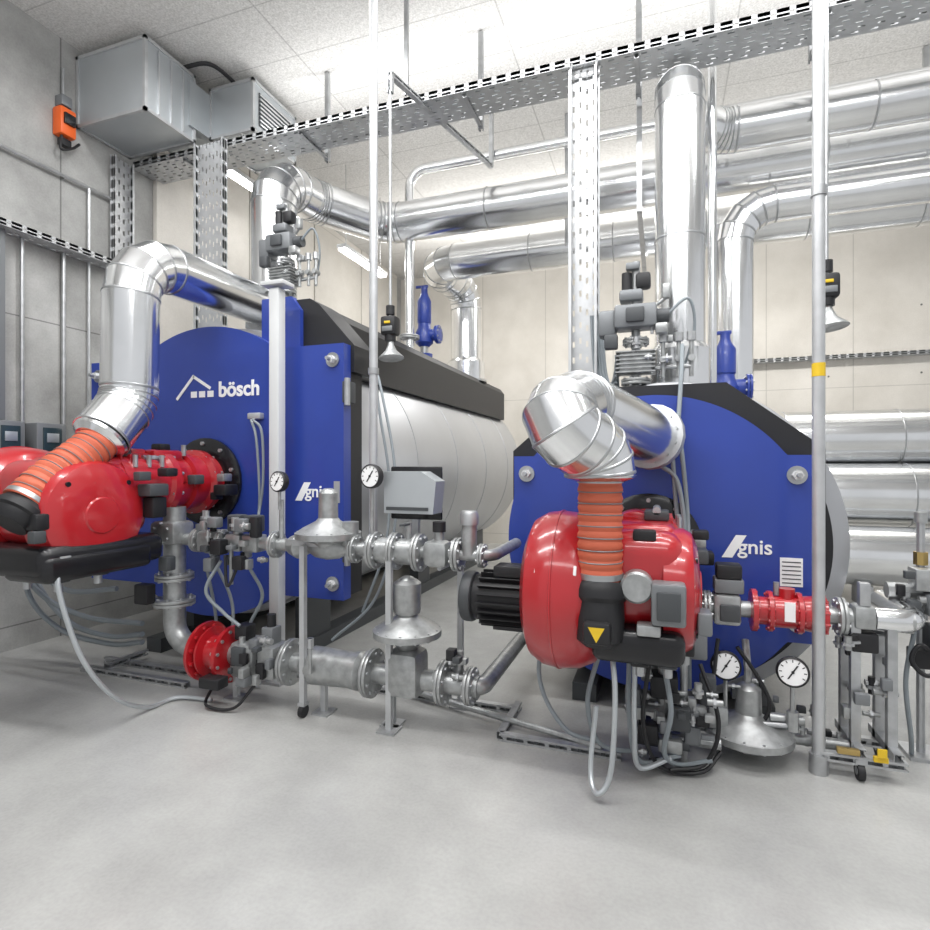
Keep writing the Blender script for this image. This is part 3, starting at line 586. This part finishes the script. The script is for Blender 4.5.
# ---------------------------------------------------------------- gas train, small burner
m=M('gas_train'); Y=3.45; Z=.80
m.tube([(.10,Y,Z),(1.22,Y,Z)],.045,'cast',20); m.tube(fillet([(.12,Y,Z),(.02,Y,Z),(.02,3.3,.95)],.05,4),.045,'cast',16)
m.flange((.25,Y,Z),(1,0,0),.09,.018); m.box((.35,Y,Z),(.14,.15,.17),'cast',.02); m.box((.36,Y,Z+.13),(.15,.13,.08),'grey',.01); m.box((.36,Y-.01,Z+.21),(.13,.12,.08),'black',.012); m.box((.36,Y-.09,Z-.01),(.1,.03,.09),'darkgrey',.006)
m.lathe((.50,Y,Z),(1,0,0),[(.06,-.03),(.115,-.025),(.115,.0),(.075,.01),(.075,.05),(.11,.055),(.11,.075),(.085,.085),(.085,.19),(.11,.195),(.11,.215),(.09,.225),(.10,.30),(.10,.33),(.06,.335)],'red',36)
for x in(.49,.565,.705,.815): m.bolts((x,Y,Z),(1,0,0),.098,10,.009,.035,'red')
m.cyl((.65,Y,Z+.05),(.65,Y,Z+.13),.04,'red'); m.cyl((.60,Y,Z+.09),(.60,Y,Z+.16),.015,'galv',seg=8); m.box((.65,Y-.085,Z+.02),(.05,.01,.1),'whitetxt')
m.flange((.90,Y,Z),(1,0,0),.10,.018); m.box((1.0,Y,Z+.01),(.10,.12,.12),'cast',.02); m.box((1.0,Y,Z-.12),(.12,.1,.1),'black',.01)
m.tube(fillet([(1.05,Y,Z),(1.24,Y,Z),(1.24,Y+.5,Z)],.1,6),.06,'alu',20)
m.box((1.0,Y-.02,Z+.13),(.05,.05,.12),'galv',.005)
for x in(.96,1.12):
    m.strut((x,Y-.02,.10),(x,Y-.02,.80)); m.strut((x,Y+.16,.10),(x,Y+.16,.74))
m.strut((.94,Y+.07,.72),(1.16,Y+.07,.72)); m.strut((.78,Y-.10,.10),(1.16,Y-.10,.10)); m.strut((.78,Y+.14,.10),(1.16,Y+.14,.10)); m.strut((.96,Y-.12,.14),(.96,Y+.25,.14)); m.strut((1.12,Y-.12,.14),(1.12,Y+.25,.14))
clutter(m,(1.02,Y+.02,.45),(.12,.10,.26),16,11); clutter(m,(.62,Y+.02,.25),(.28,.08,.16),18,12,.025,.055)
for x,y in((.96,Y-.10),(1.14,Y+.22)): m.cyl((x-.015,y,.045),(x+.015,y,.045),.045,'black'); m.cyl((x-.017,y,.045),(x+.017,y,.045),.02,'galv'); m.box((x,y,.1),(.05,.06,.02),'galv')
m.box((1.04,Y-.13,.13),(.06,.02,.025),'yellow'); m.box((1.04,Y-.15,.17),(.04,.01,.04),'yellow')
m.box((.9,Y-.13,.15),(.10,.03,.03),'brass',.004)
regulator(m,.46,Y-.02,.13,.225,.27); m.tube([(.46,Y,.12),(.98,Y,.12)],.03,'cast',14); m.tube([(.1,Y-.02,.14),(.3,Y-.02,.14)],.04,'cast',14)
m.tube([(.46,Y,.3),(.46,Y,.46),(.46,Y+.1,.6)],.02,'cast'); m.box((.40,Y,.33),(.05,.06,.06),'darkgrey',.008)
m.gauge((.34,Y-.07,.50),.075,.18,(0,-1,.12)); m.gauge((.66,Y-.09,.51),.075,.18,(-.1,-1,.12))
m.cyl((.66,Y-.09,.2),(.66,Y-.09,.3),.03,'cast',seg=8); m.tube([(.66,Y-.09,.22),(.46,Y-.07,.2)],.014,'galv')
m.box((.3,Y-.1,.22),(.1,.04,.12),'cast',.01); m.cyl((.56,Y-.05,.24),(.72,Y-.05,.24),.025,'cast')
for i,(x,y,z,a,b,c,mm) in enumerate([(.02,3.2,.42,.14,.14,.12,'black'),(.10,3.15,.28,.1,.12,.12,'darkgrey'),(-.06,3.1,.2,.1,.1,.1,'black'),(.18,3.3,.62,.12,.1,.14,'grey'),(.08,3.25,.60,.10,.1,.12,'black'),(-.05,3.3,.5,.1,.1,.2,'cast'),(.16,3.2,.18,.08,.1,.1,'grey'),(.0,3.25,.12,.3,.2,.05,'darkgrey'),(-.14,3.2,.32,.08,.1,.14,'grey'),(.05,3.12,.14,.12,.08,.07,'cast'),(.24,3.25,.4,.08,.08,.16,'darkgrey'),(.20,3.2,.30,.06,.06,.06,'cast')]): m.box((x,y,z),(a,b,c),mm,.012)
clutter(m,(.04,3.12,.30),(.20,.07,.24),30,21,.025,.065)
m.tube([(.02,3.2,.1),(.02,3.2,.7)],.03,'cast'); m.tube([(.12,3.2,.0),(.12,3.2,.55)],.02,'galv'); m.tube([(-.12,3.2,.14),(.3,3.2,.14)],.028,'cast')
m.done()
m=M('gas_safety_shutoff')
m.tube([(1.36,3.75,0),(1.36,3.75,1.3)],.02,'galv'); m.cyl((1.36,3.75,1.28),(1.36,3.75,1.34),.03,'cast'); m.cyl((1.36,3.75,1.05),(1.36,3.75,1.12),.035,'brass',seg=8)
m.box((1.36,3.70,.98),(.12,.12,.12),'cast',.01); m.box((1.42,3.68,.85),(.14,.12,.12),'grey',.015); m.box((1.48,3.66,.98),(.12,.12,.06),'black',.01); m.box((1.42,3.68,.68),(.12,.12,.12),'darkgrey',.01); m.box((1.34,3.7,.55),(.1,.1,.1),'black',.01)
clutter(m,(1.36,3.68,.80),(.12,.06,.24),18,31)
m.tube([(1.2,3.75,.9),(1.7,3.75,.9)],.045,'cast'); m.tube([(1.42,3.7,.0),(1.42,3.7,.7)],.015,'galv'); m.box((1.38,3.75,.01),(.2,.2,.02),'galv')
m.tube(smooth([(1.40,3.62,1.08),(1.48,3.58,1.0),(1.46,3.55,.8),(1.40,3.55,.58),(1.32,3.55,.50),(1.26,3.58,.56),(1.30,3.6,.64),(1.38,3.6,.60)]),.012,'black',8)
m.tube(smooth([(1.48,3.62,.98),(1.66,3.6,.9),(1.62,3.55,.62),(1.5,3.6,.45)]),.012,'black',8)
m.tube(smooth([(1.30,3.66,.7),(1.24,3.6,.45),(1.27,3.62,.15),(1.3,3.7,.02)]),.012,'cable',8)
m.done()

# ---------------------------------------------------------------- cables
def cables(lst,r=.016,mat='cable',name='flexible_conduit'):
    m=M(name)
    for p in lst: m.tube(smooth(p,10),r,mat,8)
    return m.done()
cables([[(-3.20,2.24,1.05),(-3.16,2.20,.9),(-3.12,2.3,.5),(-3.12,2.5,.2),(-3.14,2.75,.03),(-3.1,2.95,.02),(-2.85,3.0,.02)]],.014,'ductmat')
cables([[(-4.9,3.2,1.2),(-4.8,3.15,.7),(-4.5,3.2,.35),(-4.1,3.25,.25),(-3.7,3.2,.32)],[(-4.95,3.2,1.2),(-4.9,3.15,.6),(-4.6,3.2,.28),(-4.1,3.25,.19),(-3.7,3.2,.26)],[(-4.8,3.0,1.0),(-4.6,3.0,.8),(-4.3,3.0,.85),(-3.9,3.0,.95)],[(-5.05,3.2,1.25),(-5.0,3.1,1.0),(-4.7,3.1,.6),(-4.3,3.2,.4),(-3.7,3.2,.4)],[(-4.85,3.0,.9),(-4.6,3.1,.7),(-4.3,3.1,.62),(-3.9,3.15,.66)]],.02)
cables([[(-2.95,3.52,1.95),(-2.85,3.50,1.85),(-2.82,3.48,1.5),(-2.84,3.46,1.25),(-2.75,3.3,1.15)],[(-2.99,3.55,1.95),(-2.90,3.5,1.8),(-2.87,3.5,1.4),(-2.88,3.5,1.2)]],.010)
m=M('junction_box'); m.box((-2.97,3.58,1.98),(.12,.06,.05),'galvl',.01); m.done()
cables([[(-3.15,3.3,.95),(-3.0,3.35,.6),(-2.95,3.3,.3)],[(-2.62,3.1,.9),(-2.6,3.2,.7),(-2.7,3.2,.5)],[(-3.2,3.3,.9),(-3.15,3.35,.5),(-3.1,3.35,.1),(-2.7,3.3,.04)],[(-2.82,3.05,.95),(-2.9,3.0,.75),(-2.8,3.05,.6),(-2.66,3.05,.52)]],.012)
cables([[(-2.5,3.0,.16),(-2.6,2.92,.03),(-2.8,2.9,.03),(-2.85,3.0,.1)],[(-2.74,3.0,1.0),(-2.7,2.98,.8),(-2.64,3.02,.95)]],.010,'black','black_cable')
cables([[(.1,4.0,2.0),(.12,3.72,1.75),(.16,3.72,1.3),(.16,3.6,.9),(.16,3.5,.3)],[(.05,4.0,2.0),(.07,3.72,1.7),(.10,3.72,1.3),(.14,3.6,1.0)],[(.14,4.0,2.4),(.13,3.85,2.2),(.11,3.75,1.9)],[(.0,3.7,1.6),(.10,3.70,1.5),(.14,3.68,1.2),(.10,3.6,.95)]],.014)
cables([[(-.22,2.80,.70),(-.2,2.72,.5),(-.22,2.72,.15),(-.28,2.70,.05),(-.32,2.78,.12),(-.3,2.85,.4)],[(-.12,2.95,.6),(-.12,2.9,.3),(-.10,2.95,.08),(.05,3.05,.1)]],.013,'ductmat')
cables([[(-.15,3.0,.6),(-.15,3.0,.3),(-.1,3.05,.06),(.1,3.1,.1)],[(-.3,3.0,.62),(-.36,3.0,.35),(-.3,3.05,.12),(-.1,3.1,.08)],[(-.6,3.2,.8),(-.65,3.15,.4),(-.5,3.1,.15),(-.3,3.1,.1)],[(.02,2.95,.6),(.05,2.9,.4),(.02,3.0,.15),(.1,3.1,.05),(.25,3.1,.1)]],.013)
cables([[(.3,3.35,.65),(.25,3.3,.35),(.1,3.2,.06),(-.05,3.1,.05)],[(-.05,2.95,.62),(-.08,2.95,.3),(0,3.05,.05),(.2,3.1,.03),(.3,3.2,.1)],[(.2,3.2,.55),(.28,3.1,.3),(.22,3.1,.08),(.05,3.05,.04)],[(.4,3.4,.6),(.5,3.4,.45),(.56,3.4,.3),(.5,3.4,.15)]],.011,'black','black_cable')
cables([[(-2.12,3.9,2.45),(-1.98,3.8,2.1),(-1.86,3.75,1.6),(-1.84,3.7,1.1),(-2.0,3.7,.6),(-2.3,3.6,.3)],[(-2.12,3.9,2.42),(-2.02,3.82,2.0),(-1.92,3.78,1.5),(-1.92,3.72,1.0),(-2.1,3.7,.5)]],.011)

# ---------------------------------------------------------------- left wall equipment
for y,w in((3.16,.24),(3.50,.26),(2.84,.24)):
    m=M('frequency_drive'); m.box((-5.2,y,1.66),(.18,w,.62),'grey',.015); m.box((-5.105,y,1.76),(.012,w*.62,.34),'display',.004); m.box((-5.1,y,1.84),(.012,w*.4,.08),'ductmat',.003); m.box((-5.1,y,1.70),(.012,w*.3,.03),'orangebox',.003); m.done()
m=M('conduit_pipe')
for y in(3.34,3.70): m.tube([(-5.25,y,1.2),(-5.25,y,3.58)],.018,'galv',10)
m.box((-5.24,3.1,2.78),(.1,.14,1.6),'grey'); m.tube([(-5.26,2.6,4.3),(-5.26,4.2,4.3)],.015,'galv',8); m.tube([(-5.26,3.95,4.3),(-5.26,3.95,2.0)],.015,'galv',8); m.done()

# ---------------------------------------------------------------- lights
def area(name,loc,size,power,rot=(0,0,0),col=(1,1,1)):
    l=bpy.data.lights.new(name,'AREA'); l.shape='RECTANGLE'; l.size,l.size_y=size; l.energy=power; l.color=col
    o=bpy.data.objects.new(name,l); sc.collection.objects.link(o); o.location=loc; o.rotation_euler=[math.radians(a) for a in rot]; return o
area('light_row_front',(-1.0,1.2,5.3),(7,.25),205)
area('light_row_mid',(-.5,3.4,5.3),(7,.2),175)
area('light_row_back',(0,8.6,5.2),(8,.3),245,col=(1,.985,.955))
area('light_row_entry',(0,-1.5,5.2),(7,.5),95,rot=(20,0,0))
area('ceiling_fill_front',(-1.0,1.0,4.3),(8,.8),105,rot=(180,0,0))  # added upward fill to brighten the ceiling, not a real fitting
area('ceiling_fill_back',(0,8.6,4.6),(8,.5),160,rot=(180,0,0),col=(1,.985,.955))  # added fill for the rear ceiling, no luminaire hangs here
area('ceiling_fill_mid',(0,5.0,4.9),(8,.1),60,rot=(180,0,0))  # added thin fill under the middle ceiling, stands for no fixture
w=bpy.data.worlds.new('world'); sc.world=w; w.use_nodes=True; w.node_tree.nodes['Background'].inputs[0].default_value=(.96,.975,1,1); w.node_tree.nodes['Background'].inputs[1].default_value=.66
sc.view_settings.view_transform='Standard'
# ---------------------------------------------------------------- camera
cd=bpy.data.cameras.new('camera'); cd.lens=560/930*36; cd.sensor_width=36
co=bpy.data.objects.new('camera',cd); sc.collection.objects.link(co); co.location=(0,0,1.6); co.rotation_euler=(math.radians(90),0,math.radians(19.2)); sc.camera=co
